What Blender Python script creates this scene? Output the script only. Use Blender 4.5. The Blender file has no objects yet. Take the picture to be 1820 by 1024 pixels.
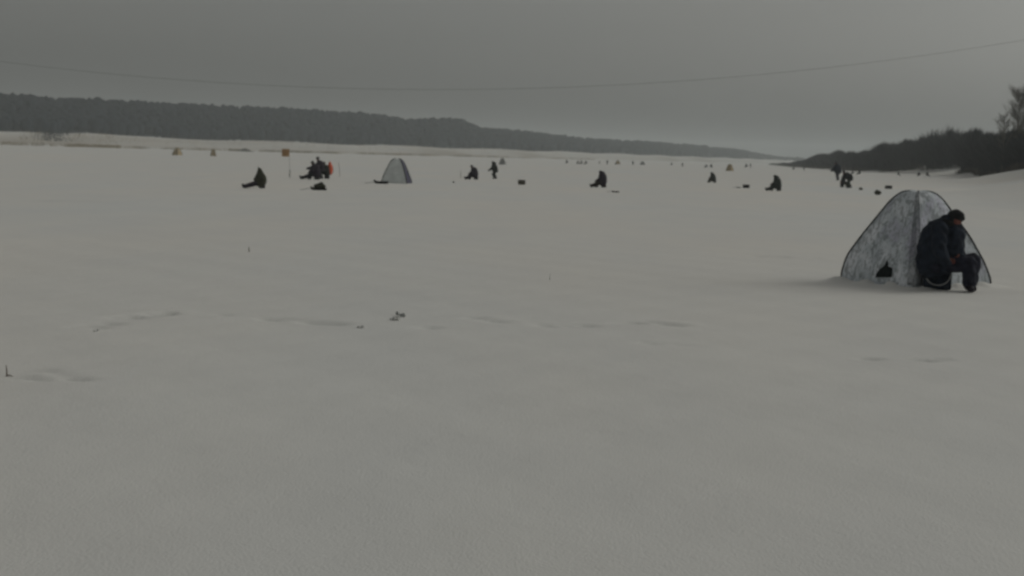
import bpy, bmesh, math, random
import numpy as np
from mathutils import Vector, Matrix, Euler
random.seed(7); rng = np.random.default_rng(7)
R = math.radians
S = bpy.context.scene
COL = S.collection

# ------------------------------------------------------------------ camera
F = 3000.0; CX, CY = 910.0, 512.0; CAMZ = 2.0
ROLL = R(1.63); PITCH = R(4.5)
CM = Matrix.Rotation(R(90) - PITCH, 3, 'X') @ Matrix.Rotation(ROLL, 3, 'Z')
def ray(px, py):
    return CM @ Vector(((px - CX) / F, -(py - CY) / F, -1.0))
def at(px, py, z=0.0):              # point of the plane at height z seen at that spot
    d = ray(px, py); t = (z - CAMZ) / d.z
    return Vector((d.x * t, d.y * t, z))
def atY(px, py, Y):                 # point at distance Y
    d = ray(px, py); t = Y / d.y
    return Vector((d.x * t, Y, CAMZ + d.z * t))
cam_d = bpy.data.cameras.new('camera'); cam = bpy.data.objects.new('camera', cam_d); COL.objects.link(cam)
cam.matrix_world = Matrix.Translation((0, 0, CAMZ)) @ CM.to_4x4()
cam_d.sensor_width = 36; cam_d.lens = F / 1820 * 36; cam_d.clip_start = 0.2; cam_d.clip_end = 60000
cam_d.dof.use_dof = True; cam_d.dof.focus_distance = 4.6; cam_d.dof.aperture_fstop = 10
S.camera = cam

# ------------------------------------------------------------------ materials
def mat(name, col, rough=0.85, var=0.25, scale=6.0, bump=0.0, stretch=(1, 1, 1), spec=0.2, col2=None):
    m = bpy.data.materials.new(name); m.use_nodes = True
    nt = m.node_tree; N = nt.nodes; L = nt.links
    b = N['Principled BSDF']; b.inputs['Roughness'].default_value = rough
    b.inputs['Specular IOR Level'].default_value = spec
    tc = N.new('ShaderNodeTexCoord'); mp = N.new('ShaderNodeMapping'); mp.inputs['Scale'].default_value = stretch
    L.new(tc.outputs['Object'], mp.inputs[0])
    nz = N.new('ShaderNodeTexNoise'); nz.inputs['Scale'].default_value = scale; nz.inputs['Detail'].default_value = 5
    L.new(mp.outputs[0], nz.inputs['Vector'])
    rp = N.new('ShaderNodeValToRGB'); L.new(nz.outputs['Fac'], rp.inputs[0])
    c1 = [c * (1 - var) for c in col]; c2 = col2 or [min(1, c * (1 + var)) for c in col]
    rp.color_ramp.elements[0].color = (*c1, 1); rp.color_ramp.elements[1].color = (*c2, 1)
    rp.color_ramp.elements[0].position = 0.35; rp.color_ramp.elements[1].position = 0.65
    L.new(rp.outputs[0], b.inputs['Base Color'])
    if bump:
        bp = N.new('ShaderNodeBump'); bp.inputs['Strength'].default_value = 1; bp.inputs['Distance'].default_value = bump
        L.new(nz.outputs['Fac'], bp.inputs['Height']); L.new(bp.outputs[0], b.inputs['Normal'])
    return m
M = dict(
    skin=mat('skin', (.19, .075, .06), .6, .15, 20),
    navy=mat('navy_cloth', (.018, .024, .036), .9, .35, 8, .02),
    navy2=mat('dark_trousers', (.020, .021, .034), .9, .35, 8, .02),
    boot=mat('boot_rubber', (.022, .018, .024), .7, .3, 10),
    fur=mat('dark_fur', (.020, .021, .022), 1, .4, 60, .01),
    olive=mat('olive_cloth', (.042, .043, .028), .9, .35, 7, .02),
    plum=mat('plum_cloth', (.032, .026, .036), .9, .3, 7, .02),
    brown=mat('brown_cloth', (.040, .030, .026), .9, .3, 7, .02),
    green=mat('grey_green_cloth', (.030, .036, .032), .9, .3, 7, .02),
    black=mat('black_cloth', (.018, .019, .021), .9, .3, 7, .02),
    orange=mat('orange_cloth', (.60, .11, .05), .8, .2, 9),
    sign=mat('sign_board', (.40, .25, .13), .8, .2, 3),
    wood=mat('weathered_wood', (.13, .10, .075), .9, .3, 14, 0, (1, 1, .1)),
    pale=mat('pale_plastic', (.42, .42, .42), .6, .1, 5),
    boxgrey=mat('dark_box', (.03, .03, .03), .7, .3, 5),
    tan=mat('tan_bag', (.085, .078, .055), .9, .3, 8),
    tentgrey=mat('grey_tent_cloth', (.66, .69, .68), .8, .10, 2.5),
    tentblue=mat('purple_tent_cloth', (.055, .052, .085), .8, .2, 2.5),
    tentfar=mat('faded_tent_cloth', (.40, .32, .20), .85, .2, 3),
    tentfar2=mat('pale_tent_cloth', (.25, .25, .24), .85, .3, 3),
    pipe=mat('black_piping', (.025, .027, .027), .8, .2, 6),
    hole=mat('dark_mesh_window', (.014, .018, .018), .95, .3, 20),
    slush=mat('wet_snow_lump', (.52, .52, .50), .8, .15, 12, .02),
    brownreed=mat('brown_bank_grass', (.075, .06, .045), .9, .3, .1),
    ice=mat('grey_slush_ice', (.34, .35, .34), .6, .3, 18, .02),
    twig=mat('bare_twigs', (.018, .019, .020), .95, .3, .15),
    twig2=mat('bare_tree_twigs', (.125, .112, .09), .95, .3, .4),
    forest=mat('bare_forest', (.007, .013, .020), 1, .2, .01),
    reed=mat('dry_reeds', (.30, .24, .15), .9, .3, .05),
    wire=mat('steel_cable', (.06, .06, .055), .5, .2, 1),
    metal=mat('grey_metal', (.16, .16, .16), .5, .2, 5),
)
def link(nt, a, b): nt.links.new(a, b)
# winter camouflage of the near tent
def camo(k=1.0):
    m = bpy.data.materials.new('winter_camouflage_cloth'); m.use_nodes = True
    nt = m.node_tree; N = nt.nodes; b = N['Principled BSDF']; b.inputs['Roughness'].default_value = .75
    b.inputs['Specular IOR Level'].default_value = .25
    tc = N.new('ShaderNodeTexCoord')
    def noise(sc, st, det=5, dist=0.0, rot=(0, 0, 0)):
        mp = N.new('ShaderNodeMapping'); mp.inputs['Scale'].default_value = st; mp.inputs['Rotation'].default_value = rot
        link(nt, tc.outputs['Object'], mp.inputs[0])
        z = N.new('ShaderNodeTexNoise'); z.inputs['Scale'].default_value = sc; z.inputs['Detail'].default_value = det
        z.inputs['Distortion'].default_value = dist; link(nt, mp.outputs[0], z.inputs['Vector']); return z.outputs['Fac']
    def ramp(fac, stops):
        r = N.new('ShaderNodeValToRGB'); link(nt, fac, r.inputs[0])
        e = r.color_ramp.elements
        while len(e) < len(stops): e.new(.5)
        for k, (p, c) in enumerate(stops): e[k].position = p; e[k].color = (*c, 1)
        return r.outputs[0]
    def mix(t, a, bb, f):
        x = N.new('ShaderNodeMix'); x.data_type = 'RGBA'; x.blend_type = t
        if isinstance(f, float): x.inputs[0].default_value = f
        else: link(nt, f, x.inputs[0])
        link(nt, a, x.inputs[6])
        if isinstance(bb, tuple): x.inputs[7].default_value = (*bb, 1)
        else: link(nt, bb, x.inputs[7])
        return x.outputs[2]
    base = ramp(noise(2.6, (1, 1, .7), 4, .4), [(.36, (.48 * k, .48 * k, .56 * k)), (.5, (.52 * k, .56 * k, .59 * k)), (.66, (.74 * k, .76 * k, .80 * k))])
    st = ramp(noise(6, (1.6, 1.6, .5), 6, 1.6, (.25, .2, 0)), [(.42, (0, 0, 0)), (.47, (1, 1, 1))])
    st2 = ramp(noise(9, (1.5, 1.5, .5), 6, 2.2, (-.4, .3, 0)), [(.40, (0, 0, 0)), (.45, (1, 1, 1))])
    both = mix('MULTIPLY', st, st2, 1.0)
    inv = N.new('ShaderNodeInvert'); link(nt, both, inv.inputs['Color'])
    bw = N.new('ShaderNodeRGBToBW'); link(nt, inv.outputs[0], bw.inputs[0])
    mm = N.new('ShaderNodeMath'); mm.operation = 'MULTIPLY'; mm.inputs[1].default_value = .62; link(nt, bw.outputs[0], mm.inputs[0])
    c = mix('MIX', base, (.15 * k, .17 * k, .175 * k), mm.outputs[0])
    link(nt, c, b.inputs['Base Color'])
    bp = N.new('ShaderNodeBump'); bp.inputs['Distance'].default_value = .035
    link(nt, noise(3.5, (1.5, 1.5, .5), 3), bp.inputs['Height']); link(nt, bp.outputs[0], b.inputs['Normal'])
    return m
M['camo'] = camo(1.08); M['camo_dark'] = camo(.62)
# snow
def snow():
    m = bpy.data.materials.new('snow'); m.use_nodes = True
    nt = m.node_tree; N = nt.nodes; b = N['Principled BSDF']; b.inputs['Roughness'].default_value = .9
    b.inputs['Specular IOR Level'].default_value = .15
    tc = N.new('ShaderNodeTexCoord')
    def noise(sc, st=(1, 1, 1), det=6):
        mp = N.new('ShaderNodeMapping'); mp.inputs['Scale'].default_value = st; link(nt, tc.outputs['Object'], mp.inputs[0])
        z = N.new('ShaderNodeTexNoise'); z.inputs['Scale'].default_value = sc; z.inputs['Detail'].default_value = det
        link(nt, mp.outputs[0], z.inputs['Vector']); return z.outputs['Fac']
    r = N.new('ShaderNodeValToRGB'); link(nt, noise(.55, (1, .35, 1), 7), r.inputs[0])
    r.color_ramp.elements[0].position = .3; r.color_ramp.elements[0].color = (.755, .74, .72, 1)
    r.color_ramp.elements[1].position = .7; r.color_ramp.elements[1].color = (.79, .77, .738, 1)
    r2 = N.new('ShaderNodeValToRGB'); link(nt, noise(.09, (1, .3, 1), 4), r2.inputs[0])
    r2.color_ramp.elements[0].position = .35; r2.color_ramp.elements[0].color = (.95, .97, .98, 1)
    r2.color_ramp.elements[1].position = .65; r2.color_ramp.elements[1].color = (1, .985, .96, 1)
    mx = N.new('ShaderNodeMix'); mx.data_type = 'RGBA'; mx.blend_type = 'MULTIPLY'; mx.inputs[0].default_value = 1
    link(nt, r.outputs[0], mx.inputs[6]); link(nt, r2.outputs[0], mx.inputs[7])
    a = N.new('ShaderNodeAttribute'); a.attribute_name = 'greyed'
    m2 = N.new('ShaderNodeMix'); m2.data_type = 'RGBA'; link(nt, a.outputs['Fac'], m2.inputs[0])
    link(nt, mx.outputs[2], m2.inputs[6]); m2.inputs[7].default_value = (.40, .41, .39, 1)
    g = N.new('ShaderNodeAttribute'); g.attribute_name = 'soil'
    m3 = N.new('ShaderNodeMix'); m3.data_type = 'RGBA'; link(nt, g.outputs['Fac'], m3.inputs[0])
    link(nt, m2.outputs[2], m3.inputs[6]); m3.inputs[7].default_value = (.27, .21, .135, 1)
    link(nt, m3.outputs[2], b.inputs['Base Color'])
    bp = N.new('ShaderNodeBump'); bp.inputs['Distance'].default_value = .014; bp.inputs['Strength'].default_value = .8
    link(nt, noise(2.2, (1, .6, 1), 9), bp.inputs['Height'])
    b2 = N.new('ShaderNodeBump'); b2.inputs['Distance'].default_value = .0035; b2.inputs['Strength'].default_value = .9
    link(nt, noise(55, (1, .6, 1), 3), b2.inputs['Height']); link(nt, bp.outputs[0], b2.inputs['Normal'])
    link(nt, b2.outputs[0], b.inputs['Normal'])
    return m
M['snow'] = snow()

# ------------------------------------------------------------------ mesh helpers
def obj(name, me, m=None, parent=None, smooth=True):
    if isinstance(me, bmesh.types.BMesh):
        d = bpy.data.meshes.new(name); me.to_mesh(d); me.free(); me = d
    if smooth: me.polygons.foreach_set('use_smooth', np.ones(len(me.polygons), bool))
    if m is not None:
        me.materials.clear(); me.materials.append(M[m] if isinstance(m, str) else m)
    o = bpy.data.objects.new(name, me); COL.objects.link(o)
    if parent is not None: o.parent = parent
    return o
def empty(name, loc=(0, 0, 0), rz=0.0, sc=1.0):
    o = bpy.data.objects.new(name, None); COL.objects.link(o)
    o.empty_display_size = .2; o.location = loc; o.rotation_euler = (0, 0, rz); o.scale = (sc,) * 3
    return o
def tag(o, label=None, cat=None, group=None, kind=None):
    if label: o['label'] = label
    if cat: o['category'] = cat
    if group: o['group'] = group
    if kind: o['kind'] = kind
    return o
def copy_tree(o, parent=None):
    c = o.copy(); COL.objects.link(c)
    if parent is not None: c.parent = parent
    for ch in [x for x in bpy.data.objects if x.parent == o]: copy_tree(ch, c)
    return c
def np_mesh(name, V, Fq):
    me = bpy.data.meshes.new(name)
    V = np.asarray(V, np.float32); Fq = np.asarray(Fq, np.int32); k = Fq.shape[1]
    me.vertices.add(len(V)); me.vertices.foreach_set('co', V.ravel())
    me.loops.add(Fq.size); me.loops.foreach_set('vertex_index', Fq.ravel())
    me.polygons.add(len(Fq)); me.polygons.foreach_set('loop_start', np.arange(0, Fq.size, k, dtype=np.int32))
    me.update(calc_edges=True); me.validate(); return me
def tube(bm, pts, r, n=8):
    pts = [Vector(p) for p in pts]; rings = []
    for i, p in enumerate(pts):
        d = (pts[min(i + 1, len(pts) - 1)] - pts[max(i - 1, 0)]).normalized()
        u = d.orthogonal().normalized(); v = d.cross(u)
        if rings:                                     # keep the frame from twisting
            u = (pu - d * pu.dot(d)).normalized(); v = d.cross(u)
        pu = u
        rr = r[i] if isinstance(r, (list, tuple)) else r
        rings.append([bm.verts.new(p + (u * math.cos(a) + v * math.sin(a)) * rr) for a in [2 * math.pi * k / n for k in range(n)]])
    for a, b in zip(rings, rings[1:]):
        for k in range(n): bm.faces.new((a[k], a[(k + 1) % n], b[(k + 1) % n], b[k]))
    bm.faces.new(rings[0][::-1]); bm.faces.new(rings[-1])
def capsule(bm, a, b, r0, r1, n=12):
    a, b = Vector(a), Vector(b); d = b - a; L = d.length
    if L < 1e-5: d = Vector((0, 0, 1)); L = 0
    d.normalize(); u = d.orthogonal().normalized(); v = d.cross(u)
    prof = [(-r0 * math.cos(t), r0 * math.sin(t)) for t in (.25, .7, 1.15, math.pi / 2)] + \
           [(L + r1 * math.cos(t), r1 * math.sin(t)) for t in (math.pi / 2, 1.15, .7, .25)]
    rings = [[bm.verts.new(a + d * h + (u * math.cos(q) + v * math.sin(q)) * rr) for q in [2 * math.pi * k / n for k in range(n)]] for h, rr in prof]
    for A, B in zip(rings, rings[1:]):
        for k in range(n): bm.faces.new((A[k], A[(k + 1) % n], B[(k + 1) % n], B[k]))
    bm.faces.new(rings[0][::-1]); bm.faces.new(rings[-1])
def ellipsoid(bm, c, r, rot=None):
    g = bmesh.ops.create_uvsphere(bm, u_segments=16, v_segments=10, radius=1)
    mt = Matrix.Translation(c) @ (rot.to_4x4() if rot else Matrix()) @ Matrix.Diagonal((*r, 1))
    bmesh.ops.transform(bm, matrix=mt, verts=g['verts'])
def fuse(bm, voxel, smooth=3, rough=0.0, seed=0):
    """union of the closed shapes in bm as one continuous surface"""
    me = bpy.data.meshes.new('tmp'); bm.to_mesh(me); bm.free()
    o = bpy.data.objects.new('tmp', me); COL.objects.link(o)
    md = o.modifiers.new('r', 'REMESH'); md.mode = 'VOXEL'; md.voxel_size = voxel; md.use_smooth_shade = True
    if smooth: s = o.modifiers.new('s', 'SMOOTH'); s.factor = .5; s.iterations = smooth
    dg = bpy.context.evaluated_depsgraph_get(); dg.update()
    out = bpy.data.meshes.new_from_object(o.evaluated_get(dg))
    bpy.data.objects.remove(o); bpy.data.meshes.remove(me)
    if rough:
        n = len(out.vertices); co = np.empty(n * 3, np.float32); out.vertices.foreach_get('co', co); co = co.reshape(-1, 3)
        no = np.empty(n * 3, np.float32); out.vertices.foreach_get('normal', no); no = no.reshape(-1, 3)
        p = seed * 1.7
        w = np.sin(co[:, 2] * 38 + 5 * np.sin(co[:, 0] * 9 + p) + p) * .5 + np.sin(co[:, 0] * 31 + co[:, 2] * 17 + 4 * np.sin(co[:, 1] * 13 + p)) * .5 \
            + .5 * np.sin(co[:, 1] * 47 + co[:, 2] * 29 + p)
        co += no * (w * rough)[:, None]; out.vertices.foreach_set('co', co.ravel()); out.update()
    return out
def box(bm, c, s, bev=0.0, rot=None):
    g = bmesh.ops.create_cube(bm, size=1)
    mt = Matrix.Translation(c) @ (rot.to_4x4() if rot else Matrix()) @ Matrix.Diagonal((*s, 1))
    bmesh.ops.transform(bm, matrix=mt, verts=g['verts'])
    if bev:
        es = list({e for v in g['verts'] for e in v.link_edges})
        bmesh.ops.bevel(bm, geom=es, offset=bev, segments=2, affect='EDGES', profile=.5)

# ------------------------------------------------------------------ terrain
def sstep(t): t = np.clip(t, 0, 1); return t * t * (3 - 2 * t)
RB_Y = [0, 60, 100, 150, 200, 260, 330, 400, 450, 480, 520, 650, 850, 1300, 1800, 3000, 7000]
RB_X = [22, 24, 27, 37, 51, 66, 87, 100, 101, 103, 107, 122, 141, 205, 290, 480, 1200]
def horizon(px): return 250 + .0285 * px
def world_x(px, Y): return (px - 910) / F * Y
LP = [-900, -300, 0, 300, 600, 800, 1000, 1150, 1300, 1450]
LD = [560, 620, 700, 790, 900, 1060, 1300, 1600, 2000, 2600]       # left shoreline distance
L_X = [world_x(p, d) for p, d in zip(LP, LD)]
HP = [-900, -300, 0, 150, 300, 500, 620, 760, 900, 1040, 1140, 1200, 1300, 1400]
HD = [700, 790, 850, 900, 1000, 1100, 1170, 1280, 1400, 1600, 1800, 2000, 2300, 2700]   # hill foot
def zfun(X, Y):
    X = np.asarray(X, float); Y = np.asarray(Y, float)
    xs = np.interp(Y, RB_Y, RB_X) + 2.2 * np.sin(Y * .045) + 1.2 * np.sin(Y * .13)
    z = 2.9 * sstep((X - xs) / 21) + np.clip((X - xs - 30) * .012, 0, 3)
    u = X / np.maximum(Y, 1) * F + 910
    yl = np.interp(u, LP, LD); yh = np.interp(u, HP, HD)
    t = (Y - yl) / np.maximum(yh - yl, 1)
    z2 = 5.8 * sstep(t * .98) + .5 * sstep(t * 8) + .45 * np.sin(X * .05 + Y * .02) * sstep(t * 3) 
    hum = np.where((u > -200) & (u < 330), 1.5 * np.exp(-((u - 40) / 70) ** 2) + 1.3 * np.exp(-((u - 150) / 40) ** 2), 0) * sstep(t * 4) * (t < 2)
    z = np.maximum(z, np.where(u < 1420, z2 + hum * .6, 0))
    return z
tracks = [  # (pixels, half width m, depth m, grey tint)
    ([(120, 580), (165, 583), (215, 566), (262, 561), (305, 556), (420, 560), (540, 572), (640, 578)], .11, .055, .30),
    ([(730, 582), (800, 581)], .10, .05, .2), ([(815, 568), (850, 566), (885, 572), (915, 580)], .11, .05, .25),
    ([(935, 578), (985, 580), (1080, 578), (1150, 572), (1215, 580), (1245, 586), (1270, 590)], .11, .05, .28),
    ([(1515, 636), (1545, 638), (1580, 637)], .08, .08, .85), ([(1610, 636), (1640, 641), (1672, 638), (1690, 642)], .08, .08, .85),
    ([(1725, 640), (1765, 642)], .06, .05, .3),
    ([(15, 668), (45, 674), (80, 676), (130, 674), (200, 677), (235, 684)], .07, .06, .45),
    ([(40, 655), (90, 664), (150, 672)], .10, .035, .3),
    ([(1330, 455), (1400, 457), (1470, 460)], .2, .05, .25), ([(70, 357), (120, 358), (200, 358)], .4, .06, .3),
    ([(1320, 382), (1420, 386)], .3, .05, .15), ([(1120, 610), (1180, 612), (1240, 616)], .1, .04, .15),
]
def back(p, d): return p + Vector((p.x, p.y, 0)).normalized() * d
TENT = back(at(1624, 513), 1.18)
TAZ = math.atan2(-TENT.y, -TENT.x)
def build_ground():
    def axis(segs):
        out = []
        for a, b, s0, s1 in segs:
            n = max(2, int(abs(b - a) / ((s0 + s1) / 2)))
            t = np.linspace(0, 1, n, endpoint=False); k = s1 / s0
            tt = t if abs(k - 1) < .01 else (k ** t - 1) / (k - 1)
            out.append(a + (b - a) * tt)
        return np.concatenate(out)
    def geo(a, b, s, g):
        o = [a]
        while o[-1] < b: o.append(o[-1] + s); s *= g
        return o
    xr = geo(9.5, 9000, .1, 1.11); xs = np.array([-x for x in xr[::-1]] + list(np.arange(-9.4, 9.45, .085)) + xr)
    ys = np.array([-3000, -1000, -300, -100, -40, -15, -5] + list(np.arange(0, 13, .35)) + list(np.arange(13, 32, .085)) + geo(32, 9000, .1, 1.018))
    # more columns where the banks are
    xs = np.unique(np.concatenate([xs, np.arange(-420, 330, 4.0)]))
    X, Y = np.meshgrid(xs, ys); Z = zfun(X, Y); W = np.zeros_like(X)
    near = (Y > 8) & (Y < 110) & (np.abs(X) < 30)
    Z += np.where(near, .006 * np.sin(X * .9 + 1.3 * np.sin(Y * .35)) + .003 * np.sin(Y * .8 + 1.7 * np.sin(X * .5)) + .003 * np.sin(X * 3.1 + Y * 2.3) + .003 * np.sin(X * 5.3 - Y * 4.1), 0)
    for pts, hw, dep, greyed in tracks:
        P = [at(*p) for p in pts]; best = np.full(X.shape, 1e9); tb = np.zeros_like(X); acc = 0
        m = (Y > min(p.y for p in P) - 2) & (Y < max(p.y for p in P) + 2)
        for a, b in zip(P, P[1:]):
            dx, dy = b.x - a.x, b.y - a.y; L2 = dx * dx + dy * dy; L = L2 ** .5
            t = np.clip(((X - a.x) * dx + (Y - a.y) * dy) / L2, 0, 1)
            d = np.hypot(X - a.x - t * dx, Y - a.y - t * dy); k = d < best
            best = np.where(k, d, best); tb = np.where(k, acc + t * L, tb); acc += L
        br = np.clip(.25 + .5 * np.sin(tb * 3.1 + 2 * np.sin(tb * .7)) + .45 * np.sin(tb * 8.7 + 1) + .3 * np.sin(X * 19 + Y * 13), 0, 1)
        ends = sstep(tb / .3) * sstep((acc - tb) / .3)
        g = np.exp(-(best / (hw * 1.6)) ** 2) * br * ends * m
        rim = np.exp(-((best - hw * 2.6) / hw) ** 2) * br * ends * m
        Z += -dep * .75 * g + dep * .15 * rim; W = np.maximum(W, greyed * g)  # grooves are also tinted greyer, strongest along their middle
    # snow banked up against the tent
    d = np.hypot(X - TENT.x, Y - TENT.y); ang = np.arctan2(Y - TENT.y, X - TENT.x)
    rb = 1.26 * (.707 / np.maximum(np.abs(np.cos(ang)), 1e-3)); an2 = ang - TAZ; rb = 1.25 / (np.abs(np.cos(an2)) + np.abs(np.sin(an2)))
    hp = np.exp(-((d - rb - .12) / .16) ** 2) * (.035 + .045 * np.clip(np.sin(ang * 11) + .6 * np.sin(ang * 23 + 1) + .2, 0, 1.4))
    Z += hp
    ny, nx = X.shape
    V = np.stack([X, Y, Z], -1).reshape(-1, 3)
    i = np.arange(nx * ny).reshape(ny, nx)
    Fq = np.stack([i[:-1, :-1], i[:-1, 1:], i[1:, 1:], i[1:, :-1]], -1).reshape(-1, 4)
    me = np_mesh('snow_ground', V, Fq)
    a = me.attributes.new('greyed', 'FLOAT', 'POINT'); a.data.foreach_set('value', W.ravel().astype(np.float32))
    u = X / np.maximum(Y, 1) * F + 910; yl = np.interp(u, LP, LD); yh = np.interp(u, HP, HD); t = (Y - yl) / (yh - yl)
    so = np.where((u < 1350) & (Y > 300), (.36 + .3 * np.clip(np.sin(X * .06 + 2 * np.sin(Y * .01)), 0, 1)) * sstep(t * 6) * (1 - .6 * sstep(t)), 0)
    xs2 = np.interp(Y, RB_Y, RB_X); so = np.maximum(so, np.where(Y > 60, .0, 0))
    a = me.attributes.new('soil', 'FLOAT', 'POINT'); a.data.foreach_set('value', so.ravel().astype(np.float32))
    o = obj('snow_ground', me, 'snow'); o['kind'] = 'structure'
build_ground()

# ------------------------------------------------------------------ far hills, forest, reeds
RP = [-900, -300, 0, 50, 90, 150, 300, 500, 620, 680, 720, 760, 810, 850, 920, 1040, 1140, 1200, 1300, 1345, 1400, 1440]
RD = [850, 930, 1000, 1010, 1030, 1050, 1150, 1250, 1320, 1350, 1380, 1430, 1480, 1520, 1650, 1850, 2050, 2200, 2500, 2700, 2900, 3000]
RY = [150, 164, 171, 172, 179, 178, 187, 194, 202, 208, 215, 212, 213, 229, 234, 248, 252, 257, 263, 272, 283, 289]
TREE_H = 7.5
def hill():
    us = np.linspace(-900, 1440, 500); V = []; rows = 14
    for u in us:
        df = np.interp(u, HP, HD); dr = np.interp(u, RP, RD); top = CAMZ + (horizon(u) - np.interp(u, RP, RY)) / F * dr - TREE_H * .8
        top = max(top, 4.5); base = float(zfun(world_x(u, df), df)) - .3
        for k in range(rows):
            t = k / (rows - 4)
            D = df + (dr - df) * t
            z = base + (top - base) * float(sstep(min(t, 1)) * .5 + min(t, 1) * .5) + .8 * math.sin(u * .05 + k) - (max(t - 1, 0) * 30)
            V.append((world_x(u, D), D, z))
    n = len(us); i = np.arange(n * rows).reshape(n, rows)
    Fq = np.stack([i[:-1, :-1], i[1:, :-1], i[1:, 1:], i[:-1, 1:]], -1).reshape(-1, 4)
    return np.array(V), Fq
HV, HF = hill()
o = obj('hills', np_mesh('hills', HV, HF), 'forest'); o['kind'] = 'structure'
def blob_types(n, jit):
    out = []
    for k in range(n):
        bm = bmesh.new(); bmesh.ops.create_icosphere(bm, subdivisions=2, radius=1)
        v = np.array([x.co[:] for x in bm.verts]); f = np.array([[q.index for q in x.verts] for x in bm.faces]); bm.free()
        v *= (1 + rng.uniform(-jit, jit, len(v)))[:, None]; out.append((v, f))
    return out
def forest():
    types = blob_types(5, .30); V = []; Fq = []; base = 0
    for u, t in zip(rng.uniform(-700, 1425, 8500), rng.uniform(0, 1, 8500) ** .8):
        df = np.interp(u, HP, HD); dr = np.interp(u, RP, RD); D = df + (dr - df) * t + rng.uniform(-8, 8)
        top = max(CAMZ + (horizon(u) - np.interp(u, RP, RY)) / F * dr - TREE_H * .8, 4.5); b0 = float(zfun(world_x(u, df), df))
        z = b0 + (top - b0) * float(sstep(t) * .5 + t * .5)
        v, f = types[rng.integers(5)]; h = TREE_H * rng.uniform(.78, 1.04) * (.75 if u > 1250 else 1); w = h * rng.uniform(.3, .5)
        a = rng.uniform(0, 6.28); c, s = math.cos(a), math.sin(a)
        vv = np.stack([(v[:, 0] * c - v[:, 1] * s) * w, (v[:, 0] * s + v[:, 1] * c) * w, v[:, 2] * h * .55 + h * .45], 1) + (world_x(u, D), D, z)
        V.append(vv); Fq.append(f + base); base += len(v)
    o = obj('forest', np_mesh('forest', np.concatenate(V), np.concatenate(Fq)), 'forest', smooth=False)
    tag(o, 'dark hazy bare forest covering the long ridge beyond the river', 'forest', kind='stuff')
forest()
def blades(P, H, W, lean):
    """thin upright triangles at points P"""
    n = len(P); a = rng.uniform(0, 3.14, n); la = rng.uniform(0, 6.28, n)
    dx, dy = np.cos(a) * W * .5, np.sin(a) * W * .5
    A = P.copy(); A[:, 0] -= dx; A[:, 1] -= dy; B = P.copy(); B[:, 0] += dx; B[:, 1] += dy
    T = P.copy(); T[:, 2] += H; T[:, 0] += np.cos(la) * lean * H; T[:, 1] += np.sin(la) * lean * H
    V = np.stack([A, B, T], 1).reshape(-1, 3); return V, np.arange(len(V)).reshape(-1, 3)
def reeds():
    P = []; 
    def band(u0, u1, t0, t1, n):
        for _ in range(n):
            u = rng.uniform(u0, u1); t = t0 + (t1 - t0) * rng.random()
            if math.sin(u * .11) + math.sin(u * .037 + 1) + rng.normal() * .8 < -.5: continue
            yl = np.interp(u, LP, LD); yh = np.interp(u, HP, HD); D = yl + (yh - yl) * t; x = world_x(u, D)
            P.append((x, D, float(zfun(x, D)) - .05))
    band(-300, 75, .02, .12, 1300); band(85, 210, .02, .10, 2400); band(210, 420, .02, .07, 900); band(400, 520, .02, .08, 900); band(520, 900, .02, .07, 3000)
    band(900, 1050, .02, .06, 1200); band(30, 200, .3, .9, 700); band(200, 1000, .3, .95, 900)
    P = np.array(P); V, Fq = blades(P, rng.uniform(.5, 1.5, len(P)), .22, .25)
    tag(obj('dry_reeds', np_mesh('dry_reeds', V, Fq), 'reed', smooth=False), 'tan dry grass and reeds along the far left shore', 'reeds', kind='stuff')
    P = []
    for _ in range(450):
        u = rng.normal(88, 15); D = np.interp(u, LP, LD) + (np.interp(u, HP, HD) - np.interp(u, LP, LD)) * rng.uniform(.35, .9); x = world_x(u, D)
        P.append((x, D, float(zfun(x, D)) - .05))
    P = np.array(P); V, Fq = blades(P, rng.uniform(.8, 1.9, len(P)), .3, .35)
    tag(obj('shore_scrub', np_mesh('shore_scrub', V, Fq), 'twig', smooth=False), 'dark low scrub on the far left bank below the forest', 'scrub', kind='stuff')
reeds()

# ------------------------------------------------------------------ willows on the right bank
def bush_type(n=150):
    """unit bush: arching twigs from the root, each a thin bent strip"""
    V = []; Fq = []; b = 0
    for k in range(n):
        a = rng.uniform(0, 6.28); out = abs(rng.normal(0, .28)); h = rng.uniform(.55, 1.0) * (1 - .35 * out); w = .018
        ra = rng.uniform(0, 6.28); r0 = rng.uniform(0, .12)
        p0 = np.array([r0 * math.cos(ra), r0 * math.sin(ra), 0]); s0 = rng.uniform(0, .35)
        d = np.array([math.cos(a), math.sin(a), 0]); side = np.array([-d[1], d[0], 0]) * w
        if rng.random() < .5: side = d * w
        pts = [p0 + d * out * t ** 1.5 + np.array([0, 0, h * t]) for t in (s0, .4 + s0 / 2, .75, 1)]
        for j, wd in enumerate((1, .9, .6)):
            V += [pts[j] - side * wd, pts[j] + side * wd]
        V += [pts[3]]
        Fq += [(b, b + 1, b + 3), (b, b + 3, b + 2), (b + 2, b + 3, b + 5), (b + 2, b + 5, b + 4), (b + 4, b + 5, b + 6)]; b += 7
    return np.array(V), np.array(Fq)
BT = [bush_type() for _ in range(7)]
TP = [1355, 1400, 1430, 1450, 1480, 1520, 1545, 1570, 1600, 1622, 1642, 1660, 1700, 1730, 1760, 1780, 1820, 1950, 2200]
TY = [290, 288, 280, 272, 266, 268, 261, 248, 245, 244, 232, 226, 224, 230, 236, 232, 222, 195, 160]
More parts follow.
